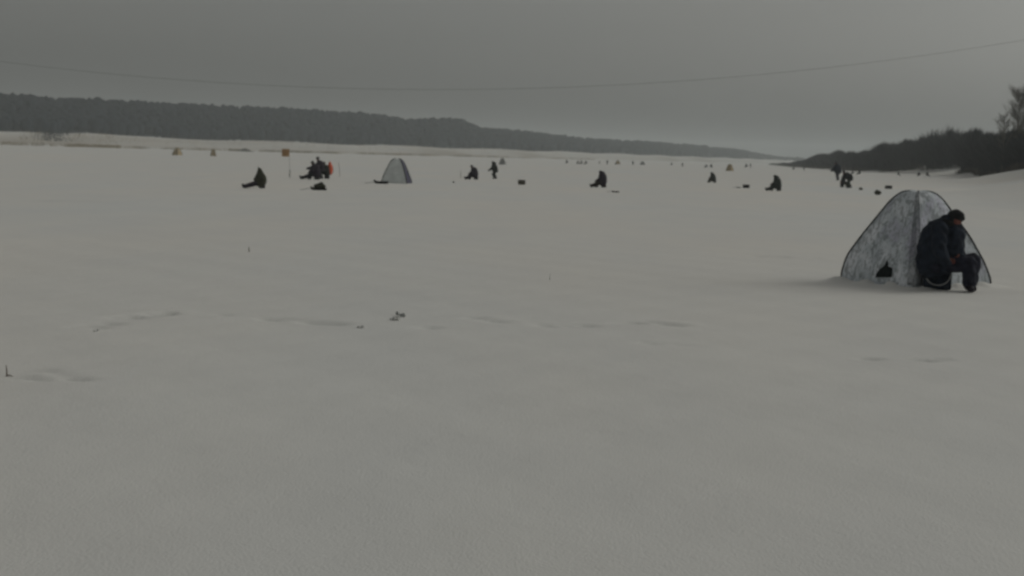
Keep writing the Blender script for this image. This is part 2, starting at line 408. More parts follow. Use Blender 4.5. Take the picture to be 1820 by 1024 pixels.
def thicket(name, spots, label):
    V = []; Fq = []; b = 0
    for x, y in spots:
        u = x / y * F + 910; z = float(zfun(x, y)) - .1
        topz = CAMZ + (horizon(u) - np.interp(u, TP, TY)) / F * y
        h = max((topz - z) * rng.uniform(.72, 1.04) * (1 + .09 * math.sin(u * .21 + 2 * math.sin(u * .05))), .8); v, f = BT[rng.integers(7)]
        a = rng.uniform(0, 6.28); c, s = math.cos(a), math.sin(a); w = h * rng.uniform(.9, 1.3)
        vv = np.stack([(v[:, 0] * c - v[:, 1] * s) * w, (v[:, 0] * s + v[:, 1] * c) * w, v[:, 2] * h], 1) + (x, y, z)
        V.append(vv); Fq.append(f + b); b += len(v)
    o = obj(name, np_mesh(name, np.concatenate(V), np.concatenate(Fq)), 'twig', smooth=False)
    return tag(o, label, 'bushes', kind='stuff')
def spots_line(pts, depth, n):
    out = []; L = [math.dist(a, b) for a, b in zip(pts, pts[1:])]; cum = np.concatenate([[0], np.cumsum(L)])
    for _ in range(n):
        s = rng.uniform(0, cum[-1]); x = np.interp(s, cum, [p[0] for p in pts]); y = np.interp(s, cum, [p[1] for p in pts])
        k = rng.random() ** 1.3 * depth; out.append((x + k * .75, y + k * .66))
    return out
def ln(*pd): return [(world_x(p, d), d) for p, d in pd]
thicket('willow_thicket', spots_line(ln((1362, 1500), (1400, 900), (1440, 740), (1478, 640), (1510, 560), (1540, 520), (1575, 495), (1610, 478), (1650, 462), (1695, 452)), 32, 1500)
        + spots_line(ln((1695, 455), (1760, 430), (1900, 400)), 30, 400),
        'dark bare willow thicket running along the far right bank').rotation_euler
thicket('willow_thicket', spots_line(ln((1706, 402), (1730, 372), (1760, 335), (1790, 295), (1830, 255), (1900, 215), (2100, 170)), 26, 700),
        'nearer clump of dark bare willows at the right edge of the frame')
P = []
for line_, n_ in ((ln((1362, 1500), (1400, 900), (1440, 740), (1478, 640), (1510, 560), (1540, 520), (1575, 495), (1610, 478), (1650, 462), (1695, 452)), 9000),
                  (ln((1702, 408), (1725, 376), (1755, 340), (1785, 298), (1826, 257), (1900, 215)), 7000)):
    for x, y in spots_line(line_, 5, n_): P.append((x - rng.uniform(0, 2.2), y - rng.uniform(0, 2), 0))
P = np.array(P); P[:, 2] = zfun(P[:, 0], P[:, 1]) - .05
V, Fq = blades(P, rng.uniform(.5, 1.7, len(P)), .16, .3)
tag(obj('bank_grass', np_mesh('bank_grass', V, Fq), 'brownreed', smooth=False), 'brown dry grass fringing the foot of the right bank willows', 'grass', kind='stuff')
def tree(base, H, crown, spread, label, seed, n2=46, mt='twig2'):
    r = random.Random(seed); root = empty('bare_tree', base)
    tag(root, label, 'tree', 'tall bare trees above the right bank')
    bm = bmesh.new(); top = Vector((r.uniform(-.3, .3), 0, H * .86)); pts = [Vector((math.sin(t * 3) * .18, 0, 0)) + top * t for t in (0, .2, .4, .6, .8, 1)]
    tube(bm, pts, [.19, .16, .13, .10, .06, .02], 7); obj('trunk', bm, mt, root)
    bm = bmesh.new()
    def strip(a, b, w):
        d = (b - a); s = Vector((r.uniform(-1, 1), r.uniform(-1, 1), 0)).normalized() * w
        m = (a + b) / 2 + Vector((r.uniform(-1, 1), r.uniform(-1, 1), r.uniform(-.3, 1))) * d.length * .08
        v = [bm.verts.new(q) for q in (a - s, a + s, m + s * .7, m - s * .7, b)]
        bm.faces.new((v[0], v[1], v[2], v[3])); bm.faces.new((v[3], v[2], v[4]))
    for k in range(n2):
        t = crown + (.97 - crown) * ((k + r.random()) / n2) ** .8; p = pts[0] + top * t
        p.x += math.sin(t * 3) * .18 - math.sin(0); a = r.uniform(0, 6.28); up = r.uniform(.5, 2.2)
        ln_ = r.uniform(.75, 1.1) * spread * max(.3, 1 - ((t - .66) / .42) ** 2) ** .5 * r.uniform(.6, 1.1)
        q = p + Vector((math.cos(a), math.sin(a), up * .95)).normalized() * ln_ * 1.2
        tube(bm, [p, (p + q) / 2 + Vector((0, 0, -.05 * ln_)), q], [.03, .02, .008], 4)
        for _ in range(16):
            s = r.uniform(.25, 1); p2 = p.lerp(q, s); a2 = a + r.uniform(-1.1, 1.1)
            q2 = p2 + Vector((math.cos(a2), math.sin(a2), r.uniform(.5, 2.2))).normalized() * ln_ * r.uniform(.25, .6)
            strip(p2, q2, .009)
            for _ in range(7):
                s = r.uniform(.2, 1); p3 = p2.lerp(q2, s); a3 = a2 + r.uniform(-1.3, 1.3)
                strip(p3, p3 + Vector((math.cos(a3), math.sin(a3), r.uniform(.4, 2.4))).normalized() * ln_ * r.uniform(.12, .3), .008)
    obj('crown', bm, mt, root, smooth=False)
def tree_at(px, top_y, D, **k):
    x = world_x(px, D); z = float(zfun(x, D)); tz = CAMZ + (horizon(px) - top_y) / F * D
    tree((x, D, z), tz - z, **k)
tree_at(1796, 143, 300, crown=.38, spread=2.7, label='tallest bare tree above the right bank thicket', seed=3, n2=120)
tree_at(1815, 178, 312, crown=.42, spread=2.3, label='bare tree at the very right edge beside the tallest tree', seed=5, n2=60)
tree_at(1771, 190, 305, crown=.42, spread=1.9, label='shorter thin bare tree just left of the tallest tree', seed=9, n2=44)

# ------------------------------------------------------------------ overhead cable
def cable():
    D = 150.0; q = [(0, 110), (200, 130), (400, 148), (600, 157), (800, 159), (1000, 156), (1200, 145), (1400, 128), (1600, 103), (1820, 72)]
    w = [atY(*p, D) for p in q]; c = np.polyfit([p.x for p in w], [p.z for p in w], 2)
    bm = bmesh.new(); xs = np.linspace(-75, 85, 90)
    tube(bm, [(x, D, float(np.polyval(c, x))) for x in xs], .010, 6)
    tag(obj('power_cable', bm, 'wire'), 'thin dark cable sagging across the grey sky', 'cable')
cable()

# ------------------------------------------------------------------ tents
def tent(name, loc, rz, H, Rb, prof, label, group=None, panels=('camo',) * 4, pipe=.012, nseg=14, nt=28, lift=.03, detail=True, q_top=1.0):
    """pop-up tent: four cloth panels meeting in curved corner ribs; prof = (height, corner radius) fractions"""
    root = empty(name, loc, rz); tag(root, label, 'tent', group)
    hs = [p[0] for p in prof]; rs = [p[1] for p in prof]
    # arc-length parameter along the profile
    s = np.concatenate([[0], np.cumsum(np.hypot(np.diff(hs) * H, np.diff(rs) * Rb))]); s /= s[-1]
    def P(th, t):
        h = float(np.interp(t, s, hs)); Rr = float(np.interp(t, s, rs)) * Rb
        loc_ = (th + math.pi / 4) % (math.pi / 2) - math.pi / 4      # 0 at the corner directions
        off = math.pi / 4 - abs(loc_)                                # 0 at the face centre
        flat = math.cos(math.pi / 4) / math.cos(off)
        q = q_top * max(0, (h - .55) / .45) ** 2
        f = flat * (1 - q) + q
        sag = -.03 * math.sin(math.pi * min(h * 1.15, 1)) * math.cos(off) * (1 - abs(loc_ * 0)) * (1 if off < .7 else 0.1)
        wr = .010 * math.sin(th * 21 + h * 5) * (1 - h) + .007 * math.sin(th * 37 - h * 11)
        rr = Rr * (f + (sag if off < .6 else sag * .3) + wr * (1 if Rr > .3 * Rb else .2))
        z = H * h + lift * math.sin(math.pi * min(max((h - .8) / .2, 0), 1) / 2) * (math.cos(2 * abs(loc_)) * -1 + 1) * .5 * (1 if Rr > .04 else 0)
        return Vector((rr * math.cos(th), rr * math.sin(th), z))
    for k in range(4):
        bm = bmesh.new(); g = []
        for i in range(nt + 1):
            g.append([bm.verts.new(P(k * math.pi / 2 + math.pi / 2 * j / nseg, i / nt)) for j in range(nseg + 1)])
        for i in range(nt):
            for j in range(nseg): bm.faces.new((g[i][j], g[i][j + 1], g[i + 1][j + 1], g[i + 1][j]))
        bmesh.ops.remove_doubles(bm, verts=bm.verts, dist=.0005)
        po = obj('wall_panel', bm, panels[k], root)
    if pipe:
        for k in range(4):
            bm = bmesh.new(); tube(bm, [P(k * math.pi / 2, i / nt) * 1.004 for i in range(nt)], pipe, 6); obj('rib', bm, 'pipe', root)
    return root, P
PROF = [(0, 1.0), (.10, .985), (.22, .935), (.30, .89), (.42, .795), (.54, .695), (.68, .56), (.78, .465), (.86, .39), (.925, .315), (.97, .24), (.992, .17), (.998, .09), (.985, .0)]
sc = F / TENT.y
H_T = 172 / sc * .96; RB_T = 1.25
nt_root, PT = tent('ice_fishing_tent', TENT, TAZ, H_T, RB_T, PROF,
    'grey and white camouflage pop-up tent beside the nearest seated angler', panels=('camo',) * 4, pipe=.015, lift=.045)
# local angle 0 points to the camera (near corner), pi/2 to the right, -pi/2 to the left
def on_tent(th, t, off=.006):
    p = PT(th, t); n = Vector((math.cos(th), math.sin(th), .45)).normalized(); return p + n * off
def patch(name, fn, us, vs, m, thick=.006):
    bm = bmesh.new(); g = [[bm.verts.new(fn(u, v)) for u in us] for v in vs]
    for i in range(len(vs) - 1):
        for j in range(len(us) - 1): bm.faces.new((g[i][j], g[i][j + 1], g[i + 1][j + 1], g[i + 1][j]))
    bmesh.ops.recalc_face_normals(bm, faces=bm.faces)
    bmesh.ops.solidify(bm, geom=bm.faces[:], thickness=thick)
    return obj(name, bm, m, nt_root)
# dark low window on the left panel: peaked outline
def win(u, v):   # u,v in 0..1
    th = -.80 + .39 * u
    top = float(np.interp(u, [0, .12, .27, .38, .5, .56, .62, .85, 1], [.085, .125, .14, .165, .205, .20, .15, .15, .13])); bot = .055 + .012 * u
    t = bot + (top - bot) * v
    return on_tent(th, t, .012)
patch('window', win, [0, .12, .27, .38, .48, .56, .7, .85, 1], [0, .2, .4, .6, .8, 1], 'hole')
# door flap folds hanging by the near corner seam
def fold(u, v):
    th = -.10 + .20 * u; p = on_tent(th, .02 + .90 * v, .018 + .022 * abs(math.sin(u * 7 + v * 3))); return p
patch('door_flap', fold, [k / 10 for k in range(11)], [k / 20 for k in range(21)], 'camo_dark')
# snow skirt lying on the ground round the tent
bm = bmesh.new(); ring = []
for k in range(97):
    th = 2 * math.pi * k / 96; a = PT(th, 0); e = Vector((a.x, a.y, 0)).normalized()
    ring.append((bm.verts.new(a + Vector((0, 0, .05))), bm.verts.new(a + e * (.03 + .01 * math.sin(k * 1.7)) + Vector((0, 0, .02))), bm.verts.new(a + e * (.10 + .04 * math.sin(k * 2.3)) + Vector((0, 0, .014 + .012 * math.sin(k * 1.1))))))
for a, b in zip(ring, ring[1:]):
    for j in (0, 1): bm.faces.new((a[j], a[j + 1], b[j + 1], b[j]))
obj('snow_skirt', bm, 'camo', nt_root)

PROF2 = [(0, 1.0), (.1, .97), (.3, .86), (.5, .73), (.7, .58), (.85, .46), (.94, .36), (.985, .27), (1.0, .2), (1.0, .0)]
p = at(705, 326); k = F / p.y
t2, P2 = tent('ice_fishing_tent', back(p, .9), R(-143), 43 / k, 32.5 / k, PROF2,
    'plain grey tent with dark purple right side, far out on the ice', panels=('tentgrey', 'tentblue', 'tentgrey', 'tentgrey'), pipe=.03, nseg=8, nt=18, lift=.02, q_top=.6)
def far_tent(px, py, hpx, wpx, label, m, rz=0.3):
    p = at(px, py); k = F / p.y
    return tent('ice_fishing_tent', back(p, .6), rz, hpx / k, wpx / k / 2 * 1.05, PROF2 if wpx < hpx * 1.2 else PROF, label, 'small tents far out on the ice', (m, 'tentfar', m, m), .04, 5, 10)
far_tent(315, 276, 13.5, 17, 'leftmost tiny tan tent below the far shore', 'tentfar')
far_tent(379, 277.5, 12.5, 12, 'second tiny tent from the left below the far shore', 'tentfar', .8)
far_tent(893, 292.5, 11, 13, 'tiny pale tent just right of the stooping angler in grey green', 'tentfar2', .5)
far_tent(1098, 292, 7, 10, 'tiny peaked tent in the middle of the distant row', 'tentfar', .5)
far_tent(1142, 293, 6, 10, 'faint tiny tent right of the middle of the distant row', 'tentfar2', .5)
far_tent(1297, 304, 12, 14, 'tiny grey tent between the two distant pairs of figures', 'tentfar', .2)

# ------------------------------------------------------------------ people
V3 = Vector
def hand(bm, w, tip, side, fr, curl):
    """palm + five bent fingers from wrist w towards tip; side = direction of the thumb"""
    d = (tip - w).normalized(); s = (side - d * side.dot(d)).normalized(); n = d.cross(s)
    kn = w + d * .085
    for a in (-.03, -.01, .01, .03): capsule(bm, w + s * a * .7, kn + s * a, .017, .014, 8)
    for a, L in ((.034, .072), (.012, .080), (-.011, .074), (-.033, .058)):
        p = kn + s * a; q = p + (d * .8 + n * .6 * curl).normalized() * L * .5; e = q + (d * (.3 - .5 * curl) + n * 1.0 * curl).normalized() * L * .5
        capsule(bm, p, q, fr, fr * .95, 8); capsule(bm, q, e, fr * .95, fr * .8, 8)
    p = w + d * .03 + s * .03; q = p + (d * .6 + s * .7).normalized() * .04; e = q + (d + n * .4 * curl).normalized() * .032
    capsule(bm, p, q, fr * 1.25, fr * 1.1, 8); capsule(bm, q, e, fr * 1.1, fr * .9, 8)
def person(loc, rz, J, label, group=None, top='navy', legs='navy2', hat='fur', boots='boot', fine=False, bulk=1.0, hood=False, sc=1.0, voxel=.022, gloves=None, cap='hat'):
    """J: joints in a frame where the person faces +x, y>0 is the left side, ground is z=0"""
    root = empty('person', loc, rz, sc); tag(root, label, 'person', group)
    g = {k: V3(v) for k, v in J.items()}
    hip, chest, neck, head = g['hip'], g['chest'], g['neck'], g['head']
    fwd = g.get('look', V3((1, 0, -.15))).normalized(); up0 = (head - neck).normalized()
    sid = up0.cross(fwd).normalized(); up = fwd.cross(sid).normalized()
    B = Matrix((fwd, sid, up)).transposed()
    def HP_(a, b, c): return head + fwd * a + sid * b + up * c
    vb = .0075 if fine else max(voxel * .6, .014)
    bm = bmesh.new()                                                   # ---- body
    ellipsoid(bm, HP_(0, 0, .01), (.092, .076, .115), B); ellipsoid(bm, HP_(.02, 0, -.055), (.072, .058, .07), B)
    capsule(bm, neck - up * .03, HP_(-.02, 0, -.05), .06, .055)
    if voxel < .05:
        capsule(bm, HP_(.085, 0, .005), HP_(.112, 0, -.028), .011, .017, 8)                   # nose
        for s in (1, -1):
            ellipsoid(bm, HP_(.0, .08 * s, -.005), (.018, .012, .03), B)                        # ears
            capsule(bm, HP_(.082, .012 * s, .028), HP_(.068, .048 * s, .028), .012, .010, 8)  # brow
            ellipsoid(bm, HP_(.062, .038 * s, -.03), (.022, .02, .02), B)                      # cheeks
        capsule(bm, HP_(.083, -.018, -.058), HP_(.083, .018, -.058), .009, .009, 8)           # lips
        capsule(bm, HP_(.082, -.014, -.070), HP_(.082, .014, -.070), .009, .009, 8)
        ellipsoid(bm, HP_(.068, 0, -.096), (.022, .026, .02), B)                               # chin
    capsule(bm, hip, chest, .14, .15); capsule(bm, chest, neck, .13, .06)
    for s in ('L', 'R'):
        sh, el, wr, ft = g['sh' + s], g['el' + s], g['wr' + s], g['ha' + s]
        capsule(bm, chest, sh, .10, .06); capsule(bm, sh, el, .052, .042); capsule(bm, el, wr, .042, .028)
        if voxel < .05: hand(bm, wr, ft, g.get('th' + s, V3((0, 0, 1))), .0095 if fine else .012, .8)
        else: capsule(bm, wr, wr.lerp(ft, .8), .035, .03)
        hj, kn, an, to = g['hj' + s], g['kn' + s], g['an' + s], g['to' + s]
        capsule(bm, hip, hj, .12, .09); capsule(bm, hj, kn, .085, .058); capsule(bm, kn, an, .055, .038); capsule(bm, an, an.lerp(to, .8), .04, .03)
    obj('body', fuse(bm, vb, 2), 'skin', root)
    if fine:
        for s in (1, -1):
            bm = bmesh.new(); bmesh.ops.create_uvsphere(bm, u_segments=10, v_segments=8, radius=.012)
            o = obj('eye', bm, 'fur', root); o.location = HP_(.078, .03 * s, .008)
    b = bulk; vj = .012 if fine else voxel
    bm = bmesh.new()                                                   # ---- jacket
    capsule(bm, hip + V3((0, 0, .02)), hip.lerp(chest, .5), .205 * b, .215 * b, 16); capsule(bm, hip.lerp(chest, .5), chest, .215 * b, .205 * b, 16)
    capsule(bm, chest, neck - up * .02, .20 * b, .105 * b, 14)
    for p_ in ('shL', 'shR'): capsule(bm, chest.lerp(g[p_], .3), g[p_], .15 * b, .105 * b)
    for s in ('L', 'R'):
        sh, el, wr = g['sh' + s], g['el' + s], g['wr' + s]
        capsule(bm, sh, el, .10 * b, .082 * b); capsule(bm, el, wr, .082 * b, .058 * b)
        capsule(bm, hip, g['hj' + s].lerp(g['kn' + s], .22), .17 * b, .125 * b)
    if 'belly' in g: capsule(bm, g['belly'], g['belly'] + V3((.04, 0, .18)), .25, .21, 14); capsule(bm, chest + V3((-.02, 0, .10)), neck + V3((-.02, 0, .02)), .20, .135, 14)
    elif bulk > 1.25: ellipsoid(bm, hip + V3((.05, 0, .10)), (.235 * b, .20 * b, .27 * b) if b > 1.4 else (.21 * b, .21 * b, .24 * b))
    if fine: capsule(bm, HP_(-.08, 0, .04), neck + V3((-.03, 0, 0)), .10, .165, 14)
    if hood: 
        if hood != 'peak':
            capsule(bm, HP_(-.03, 0, .03), neck, .125, .13 * b, 14); capsule(bm, HP_(-.05, 0, .10), HP_(-.02, 0, .02), .07, .12)
            capsule(bm, HP_(-.02, 0, .05), HP_(-.10, 0, -.1) , .12, .15 * b)
        if hood == 'peak': capsule(bm, HP_(-.01, 0, .19), HP_(-.03, 0, -.02), .035, .15); capsule(bm, HP_(-.03, 0, -.02), chest, .15, .22 * b, 16)
    jo = obj('jacket', fuse(bm, vj, 3, .010 if fine else .007, len(label)), top, root)
    bm = bmesh.new()                                                   # collar
    for k in range(12):
        a = 2 * math.pi * k / 12; a2 = 2 * math.pi * (k + 1) / 12
        c = neck + up * .015
        p0 = c + fwd * (.085 * math.cos(a) + .01) * b + sid * .095 * math.sin(a) * b; p1 = c + fwd * (.085 * math.cos(a2) + .01) * b + sid * .095 * math.sin(a2) * b
        capsule(bm, p0, p1, .048 if fine else .035, .048 if fine else .035, 8)
    obj('collar', fuse(bm, vj, 2), hat if fine else top, jo)
    bm = bmesh.new()                                                   # ---- trousers
    for s in ('L', 'R'):
        hj, kn, an = g['hj' + s], g['kn' + s], g['an' + s]
        capsule(bm, hip, hj, .16 * b, .125 * b); capsule(bm, hj, kn, .118 * b, .092 * b); capsule(bm, kn, an.lerp(kn, .12), .092 * b, .078 * b)
    obj('trousers', fuse(bm, vj, 3, .008 if fine else .006, 3 + len(label)), legs, root)
    for s in ('L', 'R'):
        kn, an, to = g['kn' + s], g['an' + s], g['to' + s]; bm = bmesh.new(); d = (to - an)
        sole = (kn - an).normalized()
        capsule(bm, an.lerp(kn, .38), an, .075, .068); capsule(bm, an - sole * .02, to, .062, .05); capsule(bm, an - d * .15, an.lerp(to, .4), .062, .056)
        obj('boot', fuse(bm, vj, 2), boots, root)
    if gloves:
        for s in ('L', 'R'):
            bm = bmesh.new(); wr, ft = g['wr' + s], g['ha' + s]; hand(bm, wr, ft, g.get('th' + s, V3((0, 0, 1))), .017, .8)
            capsule(bm, wr, wr.lerp(ft, .5), .04, .04); obj('glove', fuse(bm, .012, 1), gloves, root)
    if not hood or fine:
        bm = bmesh.new()                                               # ---- hat: crown, turned-up brim, ear flaps
        ellipsoid(bm, HP_(-.012, 0, .075), (.138, .122, .105) if fine else (.118, .102, .088), B)
        if cap == 'hat':
            capsule(bm, HP_(.085, -.045, .075), HP_(.085, .045, .075), .034, .034); capsule(bm, HP_(-.09, -.03, .03), HP_(-.09, .03, .03), .045, .045)
            for s in (1, -1): capsule(bm, HP_(-.015, .088 * s, .05), HP_(-.01, .085 * s, -.075), .04, .034); capsule(bm, HP_(.08, .045 * s, .07), HP_(-.05, .092 * s, .045), .032, .034)
        obj('hat', fuse(bm, .010 if fine else voxel, 2, .006 if fine else 0), hat, root)
    return root

def joints_seated(ext='L', lean=.0, sit=.36, headf=.24, head_z=1.12, stretch=1.0, arms='down'):
    J = dict(hip=(0, 0, sit + .08), chest=(.05 + lean, 0, sit + .45), neck=(.14 + lean * 1.4, 0, sit + .64), head=(headf + lean * 1.5, 0, head_z),
             look=(1, 0, -.35))
    for s, y in (('L', 1), ('R', -1)):
        J['sh' + s] = (.10 + lean * 1.2, .19 * y, sit + .58); J['el' + s] = (.20 + lean, .27 * y, sit + .30)
        J['wr' + s] = (.40 + lean, .12 * y, sit + .22); J['ha' + s] = (.50 + lean, .07 * y, sit + .18)
        J['hj' + s] = (.04, .10 * y, sit + .06)
        if ext == s or ext == 'B':
            J['kn' + s] = (.48, .13 * y, .27); J['an' + s] = (.90 * stretch, .15 * y, .09); J['to' + s] = (.96 * stretch, .16 * y, .24)
        else:
            J['kn' + s] = (.46, .15 * y, .46); J['an' + s] = (.42, .16 * y, .09); J['to' + s] = (.60, .18 * y, .06)
    return J
def joints_stand(bend=.0, crouch=0.0, armf=.35, head_t=None, spread=.13, armz=.95):
    h = .92 - crouch
    c, s_ = math.cos(bend), math.sin(bend)
    J = dict(hip=(0, 0, h), chest=(.38 * s_, 0, h + .38 * c), neck=(.58 * s_, 0, h + .56 * c), head=(.68 * s_ + .05, 0, h + .70 * c + .02), look=(1, 0, -.5 * s_ - .1))
    for s, y in (('L', 1), ('R', -1)):
        J['sh' + s] = (.52 * s_, .2 * y, h + .50 * c); J['el' + s] = (.52 * s_ + armf * .35, .27 * y, h + .50 * c - .26)
        J['wr' + s] = (.52 * s_ + armf, .17 * y, armz - crouch); J['ha' + s] = (.52 * s_ + armf + .1, .12 * y, armz - crouch - .03)
        J['hj' + s] = (0, .10 * y, h - .03); k = .05 + crouch * .8
        J['kn' + s] = (k * (1 if y > 0 else .9) + spread * .4 * y, spread * y, .50 - crouch * .35); J['an' + s] = (spread * .7 * y - .02, (spread + .03) * y, .09); J['to' + s] = (spread * .7 * y + .15, (spread + .05) * y, .05)
    return J

# --- the nearest angler, sitting in front of the tent's right panel
def near_person():
    b = at(1658, 516)
    J = dict(hip=(-.02, 0, .44), chest=(.03, 0, .86), neck=(.17, -.01, 1.06), head=(.30, -.03, 1.15), look=(1, -.62, -.16),
             shR=(.05, -.21, 1.00), elR=(.06, -.36, .66), wrR=(.19, -.33, .47), haR=(.31, -.30, .51), thR=(0, 0, 1),
             shL=(.20, .20, 1.00), elL=(.36, .20, .70), wrL=(.42, -.12, .56), haL=(.31, -.26, .52), thL=(0, 0, 1),
             hjR=(.03, -.11, .42), knR=(.54, -.17, .47), anR=(.56, -.20, .10), toR=(.59, -.38, .06),
             hjL=(.05, .11, .42), knL=(.62, .10, .50), anL=(.60, .10, .10), toL=(.64, -.06, .06), belly=(.23, 0, .74))
    return person(b, R(-12), J, 'angler in dark navy winter suit and fur hat seated before the camouflage tent', top='navy', legs='navy2', hat='fur', fine=True, bulk=1.36, sc=1.0)
near_person()
def seat_box(loc, rz, s, m, label, group=None, cat='box'):
    root = empty('fishing_box', loc, rz); tag(root, label, cat, group)
    x, y, z = s
    bm = bmesh.new(); box(bm, (0, 0, z * .42 + .01), (x, y, z * .84), min(.03, z * .1)); obj('box_body', bm, m, root)
    bm = bmesh.new(); box(bm, (0, 0, z * .93 + .01), (x * 1.06, y * 1.06, z * .14), min(.015, z * .06)); obj('lid', bm, 'boxgrey', root)
    bm = bmesh.new(); n = 14
    tube(bm, [(x * .45 * math.cos(math.pi * k / n), -y * .5 - .012 - .02 * math.sin(math.pi * k / n), z * .8 - z * .55 * math.sin(math.pi * k / n)) for k in range(n + 1)], .010, 6); obj('strap', bm, 'pale' if m == 'navy' else 'black', root)
    return root
def bag(loc, rz, s, m, label, cat='bag', group=None, name='backpack', seed=1, voxel=.02):
    root = empty(name, loc, rz); tag(root, label, cat, group); r = random.Random(seed); x, y, z = s
    bm = bmesh.new()
    ellipsoid(bm, (0, 0, z * .40), (x * .5, y * .5, z * .42))
    for k in range(7): ellipsoid(bm, (r.uniform(-.28, .28) * x, r.uniform(-.25, .25) * y, z * r.uniform(.25, .55)), (x * r.uniform(.15, .25), y * r.uniform(.15, .25), z * r.uniform(.2, .36)))
    ellipsoid(bm, (-.12 * x, 0, z * .72), (x * .2, y * .24, z * .26))
    obj('sack', fuse(bm, voxel, 2, .006, seed), m, root)
    bm = bmesh.new(); tube(bm, [(x * .12 + .06 * x * math.cos(a), -y * .3 - y * .2 * math.sin(a), z * (.35 + .3 * math.cos(a))) for a in [math.pi * k / 8 for k in range(9)]], .012, 6); obj('strap', bm, 'black', root)
    bm = bmesh.new(); box(bm, (-.1 * x, -.30 * y, z * .45), (x * .3, y * .2, z * .3), .01); obj('pocket', bm, m, root)
    return root
def sled(loc, rz, s, m, label, group=None):
    root = empty('sled', loc, rz); tag(root, label, 'sled', group); L, W, H = s
    bm = bmesh.new(); n = 14; prof = []
    for i in range(n + 1):
        t = i / n; x = -L / 2 + L * t; up = H * .9 * max(0, (t - .75) / .25) ** 2; w = W / 2 * (1 - .35 * max(0, (t - .7) / .3) ** 2)
        prof.append([bm.verts.new((x, yy * w, zz + up + .02)) for yy, zz in ((-1.1, H), (-1.0, H), (-.85, .02), (0, 0), (.85, .02), (1.0, H), (1.1, H))])
    for a, b in zip(prof, prof[1:]):
        for j in range(6): bm.faces.new((a[j], a[j + 1], b[j + 1], b[j]))
    bm.faces.new([prof[0][j] for j in (0, 1, 2, 3, 4, 5, 6)])
    bmesh.ops.solidify(bm, geom=bm.faces[:], thickness=.012); obj('tray', bm, m, root)
    for s_ in (-1, 1):
        bm = bmesh.new(); tube(bm, [(-L / 2, s_ * W * .3, .012), (L * .3, s_ * W * .3, .012), (L / 2, s_ * W * .25, H * .7)], .013, 6); obj('runner', bm, 'boxgrey', root)
    bm = bmesh.new(); tube(bm, [(L / 2, -W * .2, H), (L * .75, 0, .05), (L, .05, .015), (L * 1.15, -.05, .012)], .008, 5); obj('tow_rope', bm, 'black', root)
    return root
seat_box(at(1663, 514.5) + V3((.02, .0, 0)), R(-12), (.44, .36, .33), 'navy', 'dark blue fishing box under the nearest angler', cat='box')

# --- anglers in the middle distance: (px, base y, height px of the figure)
def put(px, py, hpx, J, rz, label, hz=1.30, **k):
    p = at(px, py); s = (hpx / (F / p.y)) / hz
    return person(p, rz, J, label, sc=s, **k), p, s
FL = R(180)
def boxed(px, py, s, label, m='boxgrey', z=.36):
    seat_box(at(px, py), 0, (.36 * s, .28 * s, z * s), m, label, 'fishing boxes used as seats')
J = joints_seated('B', lean=-.02, head_z=1.16, headf=.17, stretch=1.22); J['chest'] = (.04, 0, .66); J['neck'] = (.12, 0, .98); J['shL'] = (.10, .14, .80); J['shR'] = (.10, -.14, .80)
_, p, s = put(464, 335, 37, J, FL + R(4), 'hooded angler in olive coat with legs stretched left, nearest on the left', 1.33, top='olive', legs='plum', hood='peak', bulk=1.72, boots='black'); boxed(466, 335, s, 'dark box under the hooded olive angler on the left')
# group on the left with the orange pack
J = joints_seated('L', lean=.02, stretch=1.15); J['elR'] = (.42, -.25, .78); J['wrR'] = (.62, -.2, .76); J['haR'] = (.72, -.2, .72)
_, p, s = put(562, 319.5, 34, J, FL, 'angler in dark plum coat seated left in the group of three, leg stretched out', 1.32, top='plum', legs='black', bulk=1.45); boxed(563, 319.5, s, 'dark box under the plum coated angler in the group of three')
put(571, 318, 37, joints_stand(bend=.35, crouch=.18), R(200), 'dark figure standing bent in the middle of the group of three', 1.50, top='plum', legs='black', bulk=1.2)
J = joints_seated(None, lean=.0, sit=.30, head_z=1.08)
_, p, s = put(581, 318, 31, J, R(186), 'squatting angler at the right of the group of three with orange pack on back', 1.26, top='green', legs='black', bulk=1.15)
boxed(581, 318, s, 'dark box under the squatting angler at the right of the group of three', z=.30)
b_ = bag(at(586.0, 318) + V3((0.02, -.14, .30 * s)), R(90), (.56, .42, .95), 'orange', 'bright orange backpack on the back of the squatting angler', seed=4, group=None)
# olive pack on a sled, below the group
sled(at(566, 338), FL, (.78, .40, .09), 'olive', 'low olive sled lying just below the group of three')
bag(at(568, 338) + V3((0, 0, .05)), FL, (.62, .36, .36), 'olive', 'olive backpack resting on the sled below the group of three', seed=6)
# pair right of the grey tent
J = joints_seated('R', lean=.04, stretch=.95)
_, p, s = put(844, 319.5, 27, J, FL, 'angler in dark plum coat seated facing left, left of the stooping one', 1.33, top='plum', legs='plum', bulk=1.45); boxed(846, 319.5, s, 'dark box under the seated plum angler right of the grey tent')
put(880, 318, 30, joints_stand(bend=.30, crouch=.15, armf=.42, armz=.92), R(186), 'stooping angler in grey green with arms forward, right of the grey tent', 1.56, top='green', legs='green', bulk=1.3, hood=True)
